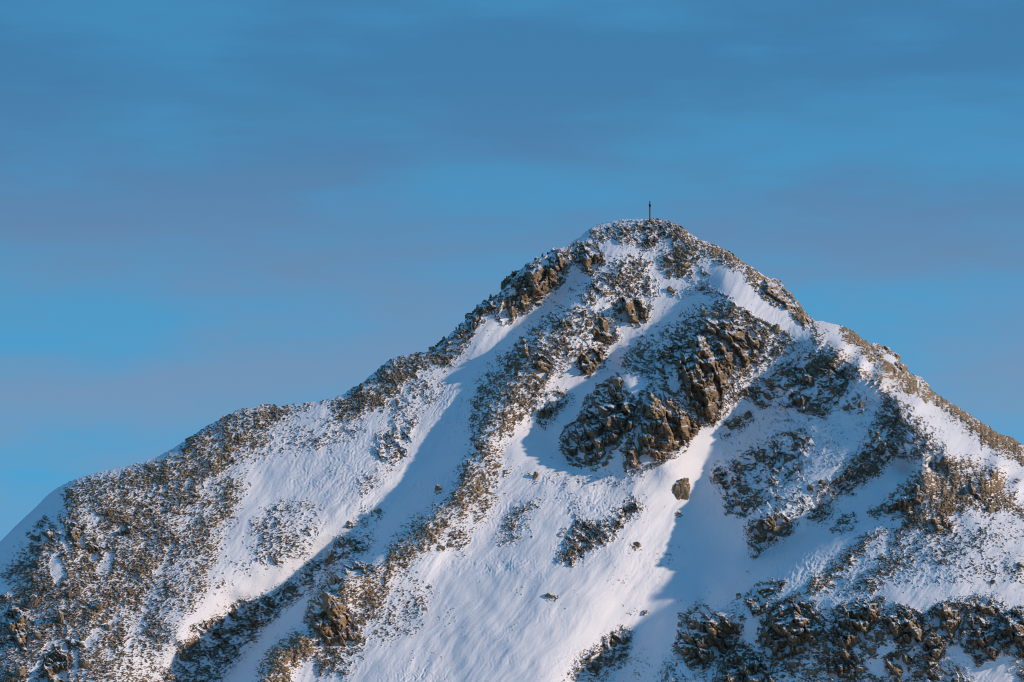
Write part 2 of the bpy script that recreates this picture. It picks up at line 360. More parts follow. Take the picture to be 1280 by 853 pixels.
def poly_sd(x, y, poly):
    """signed distance, positive inside"""
    n = len(poly); best = np.full(x.shape, 1e9); inside = np.zeros(x.shape, bool)
    for i in range(n):
        x0, y0 = poly[i]; x1, y1 = poly[(i + 1) % n]
        ex, ey = x1 - x0, y1 - y0
        t = np.clip(((x - x0) * ex + (y - y0) * ey) / (ex * ex + ey * ey + 1e-9), 0, 1)
        best = np.minimum(best, (x - x0 - t * ex) ** 2 + (y - y0 - t * ey) ** 2)
        if abs(ey) > 1e-9:
            c = ((y0 > y) != (y1 > y)) & (x < ex * (y - y0) / ey + x0)
            inside ^= c
    d = np.sqrt(best)
    return np.where(inside, d, -d)

def poly_mask(px, py, polys, soft, fn):
    for rec in polys:
        poly = rec[-1]
        xs = [p[0] for p in poly]; ys = [p[1] for p in poly]; m = soft + 14
        sel = (px > min(xs) - m) & (px < max(xs) + m) & (py > min(ys) - m) & (py < max(ys) + m)
        if not sel.any(): continue
        x = px[sel]; y = py[sel]
        fn(rec, sel, poly_sd(x, y, poly))

def mottle_fields(px, py):
    wx = px + 9 * fbm(px / 22, py / 22, 61, 3); wy = py + 9 * fbm(px / 22, py / 22, 67, 3)
    M = np.zeros(px.shape); O = np.full(px.shape, .35)
    def add(rec, sel, sd):
        v = rec[0] * (.42 * sstep(-22, 2, sd) + .58 * sstep(-8, 12, sd))
        old = M[sel]; M[sel] = np.maximum(old, v)
        o = O[sel]; t = np.clip(v, 0, 1) * 1.2; O[sel] = o * (1 - np.clip(t, 0, 1)) + rec[1] * np.clip(t, 0, 1)
    poly_mask(wx, wy, MOTTLE, 22, add)
    def cut(rec, sel, sd):
        M[sel] = M[sel] * (1 - rec[0] * sstep(-3, 4, sd))
    poly_mask(wx, wy, CLEAN, 6, cut)
    def hole(rec, sel, sd):
        M[sel] = M[sel] * (1 - sstep(0, 5, sd))
    poly_mask(px, py, [(r[-1],) for r in OUTCROPS], 4, hole)
    def halo(rec, sel, sd):
        M[sel] = np.maximum(M[sel], .62 * sstep(-9, 0, sd) * (sd < 3))
    poly_mask(wx, wy, [(r[-1],) for r in OUTCROPS], 12, halo)
    M = np.maximum(M, .20 * sstep(.0, .5, fbm(px / 45, py / 32, 73, 3)) * sstep(0, 30, py - sky_line(px)))
    for (bx, by, bw, bh, bt, bo, bl) in BOULDERS:
        if bw < 20:
            rr = max(bw, bh) * .5 + 4.0
            sel = (np.abs(px - bx) < rr * 2) & (np.abs(py - by) < rr * 2)
            if sel.any():
                dd = np.hypot(px[sel] - bx - 1, (py[sel] - by - bh * .35) * 1.5)
                M[sel] = np.maximum(M[sel], .5 * sstep(rr * 1.3, rr * .4, dd))
    # larger clumping
    M = M * np.clip(1 + .55 * fbm(px / 30, py / 30, 71, 3), .3, 1.35)
    return M, O

def mottle(px, py):
    """signed: > 0 where rock or turf stands out of the snow"""
    M, O = mottle_fields(px, py)
    wx = px + 2.5 * perlin(px / 9, py / 9, 81); wy = py + 2.5 * perlin(px / 9, py / 9, 83)
    ux = wx * .98 - wy * .20; uy = wx * .20 + wy * .98
    fs = .72 + .28 * sstep(.4, .15, O)
    ux = ux / fs; uy = uy / fs
    wr = sstep(.35, .1, O)  # bedrock breaks out in larger pieces than turf
    n = .95 * wr * facets(ux / 17, uy / 11, 89, .8, .2) + .30 * facets(ux / 11, uy / 7, 91, .8, .25) + .34 * facets(ux / 5.0, uy / 3.0, 95, .8, .3) + .70 * perlin(ux / 4.2, uy / 1.7, 99) + .30 * perlin(wx / 7.0, wy / 5.0, 98) + .45 * perlin(ux / 2.4, uy / 1.15, 97)
    n = n / .95 + .12
    u = 1 / (1 + np.exp(-2.6 * n))
    q = u - (1 - M * .80)
    q = np.where(M < .02, -1, q)
    return q, M, O, n

# ------------------------------------------------------------------ outcrops: solid crags standing on the slope
G_CTR = 'crags of the central buttress'
# name, label, category, group, protrusion, steepness k, ochre, seed, polygon
OUTCROPS = [
 ('rock_crag', 'tall brown slab wall with slanting bedding, largest crag of the central buttress', 'crag', 'main', 3.2, .62, .55, 1,
  [(842, 441), (850, 424), (868, 416), (892, 424), (922, 444), (916, 462), (908, 486), (902, 508), (892, 528), (878, 532), (864, 508), (852, 478), (843, 458)]),
 ('rock_crag', 'snow-streaked slabs directly above the tall brown slab wall', 'crag', 'main', 2.0, .45, .5, 2,
  [(868, 402), (892, 392), (915, 400), (938, 408), (956, 432), (946, 456), (930, 464), (918, 440), (895, 422), (870, 414)]),
 ('rock_crag', 'pale brown rounded cliff at the lower foot of the central buttress', 'crag', 'main', 3.0, .6, .7, 3,
  [(816, 478), (832, 492), (850, 508), (876, 532), (870, 546), (852, 560), (832, 576), (806, 584), (786, 588), (782, 566), (792, 546), (800, 512)]),
 ('rock_crag', 'dark shaded block at the lower left foot of the central buttress', 'crag', 'main', 3.0, .6, .3, 4,
  [(766, 476), (784, 498), (798, 506), (790, 538), (764, 562), (743, 586), (716, 576), (703, 556), (711, 534), (732, 508), (748, 482)]),
 ('rock_crag', 'small dark brown tower above the snowy notch of the central buttress', 'crag', 'main', 2.2, .5, .4, 5,
  [(814, 452), (820, 436), (838, 428), (845, 440), (842, 460), (836, 473), (822, 466)]),
 ('rock_crag', 'slim sunlit rock pillar on the left side of the central buttress', 'crag', 'main', 2.2, .5, .8, 6,
  [(766, 472), (777, 470), (779, 488), (776, 508), (767, 508), (764, 490)]),
 ('rock_crag', 'long jagged crag on the skyline to the left below the summit', 'crag', 'upper', 2.8, .5, .5, 7,
  [(637, 350), (655, 335), (680, 322), (692, 312), (706, 322), (710, 338), (704, 352), (690, 364), (670, 379), (652, 393), (638, 400), (625, 392), (630, 374), (644, 362)]),
 ('rock_crag', 'bulging brown rock beside the snow chute, just under the left summit shoulder', 'crag', 'upper', 2.8, .5, .6, 8,
  [(712, 316), (722, 306), (738, 306), (751, 318), (750, 332), (740, 344), (728, 338), (716, 326)]),
 ('rock_crag', 'lowest dark crag on the left skyline where the snow ridge begins', 'crag', 'upper', 2.2, .4, .6, 9,
  [(546, 434), (566, 418), (584, 398), (602, 381), (620, 371), (628, 382), (618, 391), (602, 396), (599, 408), (582, 424), (562, 433)]),
 ('rock_crag', 'round dark knob on the left skyline between two long crags', 'crag', 'upper', 1.6, .4, .2, 10,
  [(628, 354), (637, 346), (643, 354), (638, 364), (630, 365)]),
 ('rock_crag', 'overhanging brown crag with black shade beneath, in the middle below the summit', 'crag', 'upper', 3.0, .6, .7, 11,
  [(768, 377), (784, 368), (800, 374), (810, 388), (808, 398), (796, 406), (780, 404), (770, 394)]),
 ('rock_crag', 'squat snow-topped crag below left of the overhanging crag', 'crag', 'upper', 2.0, .5, .6, 12,
  [(742, 402), (752, 396), (768, 404), (771, 420), (756, 434), (742, 428), (738, 414)]),
 ('rock_crag', 'small crag in the rocky rib left of the squat snow-topped crag', 'crag', 'upper', 1.6, .5, .6, 13,
  [(688, 404), (702, 398), (704, 408), (692, 418), (684, 414)]),
 ('rock_crag', 'crag with a bright snow cap on the rocky rib above the smooth ramp', 'crag', 'upper', 1.8, .5, .5, 14,
  [(665, 452), (676, 440), (690, 444), (692, 462), (680, 478), (668, 470)]),
 ('rock_crag', 'brown crag on the left edge of the rocky rib beside the long snow chute', 'crag', 'upper', 1.6, .5, .7, 15,
  [(645, 432), (655, 422), (663, 432), (660, 448), (648, 456)]),
 ('rock_crag', 'dark low crag at the lower tip of the rocky rib above the shaded bowl', 'crag', 'upper', 1.6, .5, .1, 16,
  [(672, 516), (684, 504), (700, 500), (694, 514), (682, 530), (674, 532)]),
 ('rock_crag', 'dark broken crag at the upper right of the rocky rib, above the smooth ramp', 'crag', 'upper', 1.8, .5, .3, 17,
  [(722, 446), (736, 436), (756, 440), (752, 456), (736, 468), (724, 460)]),
 ('rock_crag', 'bright ochre crag lining the right skyline below the summit', 'crag', 'ridge', 1.8, .3, .95, 18,
  [(944, 350), (956, 347), (975, 354), (992, 372), (1004, 392), (994, 394), (978, 384), (960, 372), (946, 362)]),
 ('rock_crag', 'small ochre step on the right skyline under the bright ochre crag', 'crag', 'ridge', 1.5, .3, .95, 19,
  [(1002, 392), (1013, 398), (1024, 416), (1020, 424), (1008, 410)]),
 ('rock_crag', 'ochre cliff on the right skyline above the clean snow slope', 'crag', 'ridge', 1.8, .3, .95, 20,
  [(1092, 432), (1110, 435), (1124, 449), (1133, 464), (1128, 470), (1112, 456), (1096, 446)]),
 ('rock_crag', 'small pale cliff on the right skyline below the ochre cliff', 'crag', 'ridge', 1.5, .3, .9, 21,
  [(1144, 471), (1154, 474), (1164, 489), (1158, 495), (1146, 484)]),
 ('rock_crag', 'brown crag with vertical ribs at the top of the shaded flank under the snow arete', 'crag', 'flank', 1.6, .5, .4, 22,
  [(993, 462), (1004, 456), (1016, 466), (1022, 482), (1012, 492), (1000, 484)]),
 ('rock_crag', 'dark brown crag in the shaded flank, directly below the ribbed crag', 'crag', 'flank', 1.6, .5, .3, 23,
  [(990, 496), (1004, 490), (1016, 500), (1012, 512), (998, 518), (990, 508)]),
 ('rock_crag', 'dark crag beside the right foot of the central buttress', 'crag', 'flank', 1.5, .5, .2, 24,
  [(944, 488), (958, 484), (968, 494), (962, 508), (948, 512), (942, 500)]),
 ('rock_crag', 'snow-capped brown crag in the middle of the shaded flank', 'crag', 'flank', 1.6, .5, .4, 25,
  [(956, 566), (968, 550), (978, 554), (984, 572), (976, 592), (960, 594), (952, 582)]),
 ('rock_crag', 'dark crag at the left edge of the shaded flank beside the deep gully', 'crag', 'flank', 1.5, .5, .1, 26,
  [(890, 588), (904, 584), (916, 596), (912, 612), (898, 606)]),
 ('rock_crag', 'dark rounded crag low in the shaded flank with a snow roof', 'crag', 'flank', 1.8, .5, .1, 27,
  [(906, 626), (922, 620), (936, 628), (930, 642), (912, 644)]),
 ('rock_crag', 'lowest and darkest crag of the shaded flank, above the blue snow gully', 'crag', 'flank', 2.0, .55, .1, 28,
  [(938, 662), (948, 648), (966, 644), (990, 656), (982, 668), (962, 680), (948, 690), (942, 676)]),
 ('rock_crag', 'small rock with a sunlit edge at the lower end of the arete', 'crag', 'flank', 1.5, .5, .8, 29,
  [(1100, 538), (1110, 532), (1116, 540), (1108, 548), (1100, 546)]),
 ('rock_crag', 'dark notch rock at the lower end of the arete above the spur', 'crag', 'flank', 1.5, .5, .5, 30,
  [(1110, 556), (1122, 553), (1128, 562), (1122, 572), (1112, 566)]),
 ('rock_crag', 'dark streaked crag at the left corner of the front spur', 'crag', 'spur', 2.4, .55, .5, 31,
  [(1088, 643), (1104, 628), (1122, 614), (1138, 602), (1150, 606), (1158, 622), (1148, 640), (1134, 647), (1110, 645)]),
 ('rock_crag', 'brown ribbed crag on the upper part of the front spur', 'crag', 'spur', 1.6, .5, .6, 32,
  [(1204, 606), (1212, 600), (1224, 612), (1232, 624), (1222, 629), (1208, 618)]),
 ('rock_crag', 'warm brown twin block in the middle of the front spur', 'crag', 'spur', 1.8, .5, .8, 33,
  [(1156, 656), (1166, 648), (1182, 649), (1192, 656), (1188, 664), (1170, 664), (1158, 668)]),
 ('rock_crag', 'small crag with a snow cap left of the front spur', 'crag', 'spur', 1.5, .5, .3, 34,
  [(1042, 661), (1052, 645), (1064, 645), (1072, 654), (1066, 664), (1056, 660)]),
 ('rock_crag', 'lone crag with snowy top on the lower edge of the front spur', 'crag', 'spur', 2.2, .55, .5, 35,
  [(930, 746), (944, 733), (962, 728), (978, 730), (966, 744), (956, 760), (940, 772), (932, 760)]),
 ('rock_crag', 'dark crag with snow-dusted top beside the blue gully at the bottom', 'crag', 'low', 3.0, .6, .25, 36,
  [(862, 768), (876, 758), (898, 772), (922, 788), (918, 808), (904, 822), (888, 832), (862, 832), (846, 818), (850, 792)]),
 ('rock_crag', 'rough crag rising from the bottom edge, right of the dark dusted crag', 'crag', 'low', 2.6, .55, .4, 37,
  [(902, 832), (912, 812), (930, 804), (948, 818), (962, 838), (974, 862), (890, 864)]),
 ('rock_crag', 'big brown cliff at the left end of the lower cliff band', 'cliff', 'band', 3.2, .6, .45, 38,
  [(976, 760), (998, 755), (1012, 768), (1022, 786), (1018, 802), (1000, 812), (982, 820), (964, 818), (957, 796), (964, 776)]),
 ('rock_crag', 'smooth slanting brown slab in the lower cliff band', 'cliff', 'band', 3.0, .65, .5, 39,
  [(1052, 768), (1070, 758), (1095, 757), (1092, 774), (1078, 798), (1064, 806), (1050, 796), (1044, 784)]),
 ('rock_crag', 'blocky cliff in the middle of the lower cliff band', 'cliff', 'band', 2.8, .6, .45, 40,
  [(1108, 776), (1128, 764), (1148, 772), (1158, 788), (1150, 800), (1132, 806), (1114, 796)]),
 ('rock_crag', 'rounded ochre cliff right of the small snow pocket in the lower band', 'cliff', 'band', 2.8, .6, .6, 41,
  [(1166, 768), (1178, 757), (1196, 764), (1204, 778), (1200, 790), (1188, 797), (1170, 788)]),
 ('rock_crag', 'short striped cliff at the right of the lower band', 'cliff', 'band', 2.0, .55, .3, 42,
  [(1212, 774), (1226, 758), (1244, 762), (1250, 776), (1236, 786), (1218, 788)]),
 ('rock_crag', 'dark cliff above the shaded snow hollow in the lower band', 'cliff', 'band', 2.6, .6, .3, 43,
  [(1208, 802), (1222, 790), (1246, 792), (1248, 808), (1240, 822), (1222, 822), (1212, 814)]),
 ('rock_crag', 'dark cliff at the far right edge of the lower band', 'cliff', 'band', 2.8, .6, .3, 44,
  [(1250, 782), (1268, 768), (1296, 768), (1298, 830), (1276, 818), (1256, 806)]),
 ('rock_crag', 'slim brown block leaning under the big brown cliff', 'cliff', 'band', 2.0, .55, .5, 45,
  [(1034, 800), (1042, 790), (1056, 800), (1070, 822), (1062, 832), (1046, 822), (1036, 812)]),
 ('rock_crag', 'dark buttress standing below the blocky cliff', 'cliff', 'band', 2.2, .6, .3, 46,
  [(1154, 808), (1164, 798), (1176, 806), (1176, 822), (1162, 834), (1156, 822)]),
 ('rock_crag', 'brown lump with snow cap low in the rubble of the bottom band', 'cliff', 'band', 1.8, .5, .4, 47,
  [(1036, 830), (1050, 822), (1064, 832), (1060, 846), (1044, 850), (1036, 842)]),
 ('rock_crag', 'brown lump beside the snow strip at the bottom of the band', 'cliff', 'band', 1.8, .5, .5, 48,
  [(1110, 826), (1124, 816), (1138, 824), (1136, 844), (1118, 852)]),
 ('rock_crag', 'tall brown outcrop on the left edge of the mountain', 'crag', 'left', 2.4, .55, .6, 49,
  [(10, 768), (18, 760), (30, 768), (34, 790), (33, 810), (24, 812), (14, 796), (6, 784)]),
 ('rock_crag', 'big brown outcrop at the bottom edge between two strips of snow', 'crag', 'left', 2.4, .55, .6, 50,
  [(56, 822), (68, 812), (82, 824), (82, 864), (48, 864), (52, 838)]),
 ('rock_crag', 'dark outcrop just above the snow strip at the bottom', 'crag', 'left', 2.0, .55, .4, 51,
  [(76, 808), (88, 796), (100, 798), (98, 808), (88, 815), (78, 814)]),
 ('rock_crag', 'triangular outcrop at the edge of the shaded snow on the left shoulder', 'crag', 'left', 1.8, .5, .5, 52,
  [(42, 668), (54, 650), (66, 662), (70, 674), (56, 680), (44, 680)]),
 ('rock_crag', 'blocky outcrop with dark left side high on the left shoulder', 'crag', 'left', 1.8, .5, .6, 53,
  [(84, 660), (92, 652), (104, 660), (106, 676), (96, 684), (86, 674)]),
 ('rock_crag', 'outcrop of brown and black steps right of the small snow hollow', 'crag', 'left', 1.6, .5, .6, 54,
  [(108, 682), (118, 674), (124, 686), (120, 702), (110, 700)]),
 ('rock_crag', 'flat outcrop with black underside in the tawny left slope', 'crag', 'left', 1.6, .5, .5, 55,
  [(144, 662), (158, 655), (166, 662), (158, 672), (148, 670)]),
 ('rock_crag', 'stepped brown cliff on the sharp rib above the shaded gully', 'crag', 'rib', 3.4, .6, .95, 56,
  [(391, 772), (396, 752), (410, 742), (424, 752), (434, 772), (440, 790), (430, 800), (412, 800), (398, 786)]),
 ('rock_crag', 'orange-brown block at the very edge of the rib over the shaded gully', 'crag', 'rib', 1.8, .5, 1., 57,
  [(413, 724), (419, 718), (428, 722), (424, 734), (414, 738)]),
 ('rock_crag', 'brown snow-capped block at the top of the sharp rib, beside the orange one', 'crag', 'rib', 1.6, .4, .8, 58,
  [(432, 708), (442, 704), (458, 708), (454, 718), (440, 722), (432, 716)]),
 ('rock_crag', 'small dark block at the lower end of the stepped brown cliff', 'crag', 'rib', 1.5, .5, .7, 59,
  [(436, 788), (446, 784), (450, 794), (442, 800), (436, 798)]),
 ('rock_crag', 'small shadowy rock bank beside the chute, lower middle', 'crag', 'rib', 1.4, .5, .1, 60,
  [(762, 800), (772, 792), (782, 796), (784, 806), (774, 812), (764, 808)]),
]
def _grow(rec):
    k = {'band': 1.32, 'main': 1.04, 'upper': 1.06, 'rib': 1.4, 'low': 1.08, 'left': 1.25}.get(rec[3], 1.0); p = rec[-1]
    cx = sum(q[0] for q in p) / len(p); cy = sum(q[1] for q in p) / len(p)
    return rec[:-1] + ([(cx + (x - cx) * k, cy + (y - cy) * k) for x, y in p],)
OUTCROPS = [_grow(r) for r in OUTCROPS]
GROUPS = {'main': 'crags of the central buttress', 'upper': 'crags of the upper face', 'ridge': 'crags on the right skyline', 'flank': 'crags of the shaded flank',
          'spur': 'crags of the front spur', 'low': 'crags beside the blue gully', 'band': 'cliffs of the lower band', 'left': 'outcrops on the left shoulder', 'rib': 'rocks on the sharp rib'}

def rock_relief(px, py, s, strata=(.55, .83)):
    a, b = strata
    wx = px + 2.0 * perlin(px / 10, py / 10, 201 + s); wy = py + 2.0 * perlin(px / 10, py / 10, 207 + s)
    u = wx * a + wy * b; v = -wx * b + wy * a
    h = 3.0 * facets(u / 40, v / 14, 300 + s, 1.0, .30, .06)
    h = h + 1.15 * facets(u / 19, v / 7, 310 + s, 1.0, .35, .08)
    h = h + .45 * facets(u / 8, v / 3.4, 320 + s, 1.1, .35, .10)
    h = h + .15 * facets(u / 3.0, v / 2.0, 330 + s, 1.1, .30, .10)
    h = h + .35 * fbm(px / 9, py / 9, 340 + s, 3)
    # upright ribs with deep clefts between them
    w = wx * .90 - wy * .44 + 16 * fbm(px / 34, py / 34, 350 + s, 3)
    f = w / 24.0 + .37 * s; f = f - np.floor(f)
    h = h + (3.4 + 2.0 * perlin(px / 30, py / 30, 353 + s)) * (np.where(f < .3, f / .3, (1 - f) / .7) - .5)
    f = (w + 6 * perlin(px / 15, py / 15, 357 + s)) / 9.3 + .21 * s; f = f - np.floor(f)
    h = h + (.7 + 1.0 * perlin(px / 14, py / 20, 355 + s)) * (np.where(f < .3, f / .3, (1 - f) / .7) - .5)
    return h

# ------------------------------------------------------------------ mesh helper
def grid_mesh(name, X, Y, Z, attrs, wrap_faces=None, flip=False):
    nr, nc = X.shape
    me = bpy.data.meshes.new(name)
    co = np.stack([X, Y, Z], -1).reshape(-1, 3).astype(np.float32)
    i = np.arange(nr * nc, dtype=np.int32).reshape(nr, nc)
    q = np.stack([i[:-1, :-1], i[1:, :-1], i[1:, 1:], i[:-1, 1:]], -1).reshape(-1, 4)
    return raw_mesh(me, co, q, attrs)

def raw_mesh(me, co, q, attrs):
    k = q.shape[1]
    me.vertices.add(len(co)); me.vertices.foreach_set('co', co.astype(np.float32).ravel())
    me.loops.add(q.size); me.loops.foreach_set('vertex_index', q.astype(np.int32).ravel())
    me.polygons.add(len(q))
    me.polygons.foreach_set('loop_start', np.arange(0, q.size, k, dtype=np.int32))
    me.polygons.foreach_set('use_smooth', np.ones(len(q), bool))
    me.update(calc_edges=True)
    for nm, v in attrs.items():
        at_ = me.attributes.new(nm, 'FLOAT', 'POINT')
        at_.data.foreach_set('value', v.astype(np.float32).ravel())
    me.validate()
    return me

COL = bpy.context.scene.collection
def link(name, me, mat, parent=None):
    o = bpy.data.objects.new(name, me); COL.objects.link(o)
    if mat: o.data.materials.append(mat)
    if parent: o.parent = parent
    return o

# ------------------------------------------------------------------ materials
def nt(mat):
    mat.use_nodes = True
    t = mat.node_tree; t.nodes.clear(); return t
def N(t, typ, **kw):
    n = t.nodes.new(typ)
    for k, v in kw.items():
        if k in ('operation', 'noise_dimensions', 'data_type', 'blend_type', 'attribute_name', 'feature', 'distance', 'interpolation_type', 'clamp'): setattr(n, k, v)
        else:
            s = n.inputs[int(k[1:])] if k[0] == 'i' and k[1:].isdigit() else n.inputs[k]
            if isinstance(v, bpy.types.NodeSocket): t.links.new(v, s)
            else: s.default_value = v
    return n
def mathn(t, op, a, b=0.0, c=None):
    n = t.nodes.new('ShaderNodeMath'); n.operation = op
    for i, v in enumerate((a, b, c)):
        if v is None: continue
        if isinstance(v, bpy.types.NodeSocket): t.links.new(v, n.inputs[i])
        else: n.inputs[i].default_value = v
    return n.outputs[0]
def ramp(t, fac, stops):
    n = t.nodes.new('ShaderNodeValToRGB'); t.links.new(fac, n.inputs[0])
    e = n.color_ramp.elements
    while len(e) < len(stops): e.new(.5)
    for el, (p, c) in zip(e, stops): el.position = p; el.color = (*c, 1)
    return n.outputs[0]
def mix(t, fac, a, b, mode='MIX'):
    n = t.nodes.new('ShaderNodeMix'); n.data_type = 'RGBA'; n.blend_type = mode
    for s, v in ((n.inputs[0], fac), (n.inputs[6], a), (n.inputs[7], b)):
        if isinstance(v, bpy.types.NodeSocket): t.links.new(v, s)
        else: s.default_value = v if not isinstance(v, tuple) else (*v, 1)
    return n.outputs[2]
def noise(t, vec, scale, detail=4, rough=.55):
    n = t.nodes.new('ShaderNodeTexNoise'); t.links.new(vec, n.inputs['Vector'])
    n.inputs['Scale'].default_value = scale; n.inputs['Detail'].default_value = detail; n.inputs['Roughness'].default_value = rough
    return n.outputs['Fac']
def mapr(t, v, a, b, c=0.0, d=1.0):
    n = t.nodes.new('ShaderNodeMapRange'); n.interpolation_type = 'SMOOTHSTEP'
    t.links.new(v, n.inputs[0])
    for i, x in enumerate((a, b, c, d)): n.inputs[i + 1].default_value = x
    return n.outputs[0]

def mountain_material(name, kind):
    """snow over rock and turf. kind 'ground': attribute cover says where rock stands out; kind 'rock': all rock, snow only lies on ledges"""
    m = bpy.data.materials.new(name); t = nt(m)
    geo = t.nodes.new('ShaderNodeNewGeometry'); pos = geo.outputs['Position']
    sep = t.nodes.new('ShaderNodeSeparateXYZ'); t.links.new(geo.outputs['Normal'], sep.inputs[0]); nz = sep.outputs[2]
    fine = noise(t, pos, 2.6, 5, .6); mid = noise(t, pos, .55, 4, .6); big = noise(t, pos, .05, 3, .5); vfine = noise(t, pos, 7.0, 3, .6)
    ms = t.nodes.new('ShaderNodeMapping'); t.links.new(pos, ms.inputs[0]); ms.inputs['Scale'].default_value = (1.2, 1.2, 3.4); ms.inputs['Rotation'].default_value = (0, math.radians(9), 0)
    streak = noise(t, ms.outputs[0], 1.0, 5, .62)
    # rock colours
    rock = ramp(t, mid, [(.25, (.085, .062, .046)), (.45, (.225, .158, .103)), (.60, (.345, .245, .156)), (.78, (.46, .345, .235))])
    gold = ramp(t, fine, [(.30, (.22, .135, .068)), (.50, (.42, .27, .145)), (.70, (.54, .38, .235))])
    A = t.nodes.new('ShaderNodeAttribute'); A.attribute_name = 'ochre'
    oc = mapr(t, mathn(t, 'ADD', A.outputs['Fac'], mathn(t, 'MULTIPLY', mathn(t, 'SUBTRACT', mid, .5), 1.6)), .15, 1.05, 0, .85)
    bare = mix(t, oc, rock, gold)
    bare = mix(t, mapr(t, vfine, .40, .70, 0, .35), bare, (.10, .085, .070))
    bare = mix(t, mapr(t, noise(t, pos, .22, 3, .5), .52, .70, 0, .45), bare, (.30, .20, .12))
    # lichen and damp streaks
    bare = mix(t, mapr(t, noise(t, pos, .9, 3, .5), .55, .75, 0, .4), bare, (.088, .078, .064))
    snowc = mix(t, mapr(t, big, .3, .7), (.90, .88, .91), (.85, .83, .87))
    # snow on ledges
    n2 = mathn(t, 'MULTIPLY', mathn(t, 'SUBTRACT', fine, .5), .75)
    n3 = mathn(t, 'MULTIPLY', mathn(t, 'SUBTRACT', mid, .5), .9)
    Dn = t.nodes.new('ShaderNodeAttribute'); Dn.attribute_name = 'dust'
    up = mathn(t, 'ADD', mathn(t, 'ADD', mathn(t, 'ADD', nz, n2), n3), Dn.outputs['Fac'])
    ledge = mapr(t, up, .74, .82)
    if kind == 'ground':
        C = t.nodes.new('ShaderNodeAttribute'); C.attribute_name = 'cover'
        cv = mathn(t, 'ADD', C.outputs['Fac'], mathn(t, 'MULTIPLY', mathn(t, 'SUBTRACT', streak, .5), .80))
        cv = mathn(t, 'ADD', cv, mathn(t, 'MULTIPLY', mathn(t, 'SUBTRACT', vfine, .5), .12))
        show = mapr(t, cv, -.045, .05)
        show = mathn(t, 'MULTIPLY', show, mathn(t, 'SUBTRACT', 1.0, mathn(t, 'MULTIPLY', ledge, .9)))
    else:
        show = mathn(t, 'SUBTRACT', 1.0, ledge)
    # thin scoured snow lets tawny grass tint through
    if kind == 'ground':
        T = t.nodes.new('ShaderNodeAttribute'); T.attribute_name = 'thin'
        tint = mapr(t, mathn(t, 'ADD', T.outputs['Fac'], mathn(t, 'MULTIPLY', mathn(t, 'SUBTRACT', mid, .5), .8)), .35, 1.1, 0, .45)
        snowc = mix(t, tint, snowc, (.62, .50, .40))
    colr = mix(t, show, snowc, bare)
    b = t.nodes.new('ShaderNodeBsdfPrincipled'); t.links.new(colr, b.inputs['Base Color'])
    b.inputs['Specular IOR Level'].default_value = .25
    t.links.new(mapr(t, show, 0, 1, .62, .9), b.inputs['Roughness'])
    h = mathn(t, 'ADD', mathn(t, 'MULTIPLY', fine, .6), mathn(t, 'MULTIPLY', vfine, .25))
    bs = t.nodes.new('ShaderNodeBump'); t.links.new(h, bs.inputs['Height']); bs.inputs['Distance'].default_value = .55
    t.links.new(mapr(t, show, 0, 1, .10, .75), bs.inputs['Strength'])
    t.links.new(bs.outputs[0], b.inputs['Normal'])
    o = t.nodes.new('ShaderNodeOutputMaterial'); t.links.new(b.outputs[0], o.inputs[0])
    return m

M_GROUND = mountain_material('snow_and_turf', 'ground')
M_ROCK = mountain_material('crag_rock', 'rock')

def simple(name, c1, c2, scale, rough=.8, metal=0):
    m = bpy.data.materials.new(name); t = nt(m)
    tc = t.nodes.new('ShaderNodeTexCoord')
    f = noise(t, tc.outputs['Object'], scale, 4)
    b = t.nodes.new('ShaderNodeBsdfPrincipled'); t.links.new(mix(t, mapr(t, f, .3, .7), c1, c2), b.inputs['Base Color'])
    b.inputs['Roughness'].default_value = rough; b.inputs['Metallic'].default_value = metal
    o = t.nodes.new('ShaderNodeOutputMaterial'); t.links.new(b.outputs[0], o.inputs[0])
    return m

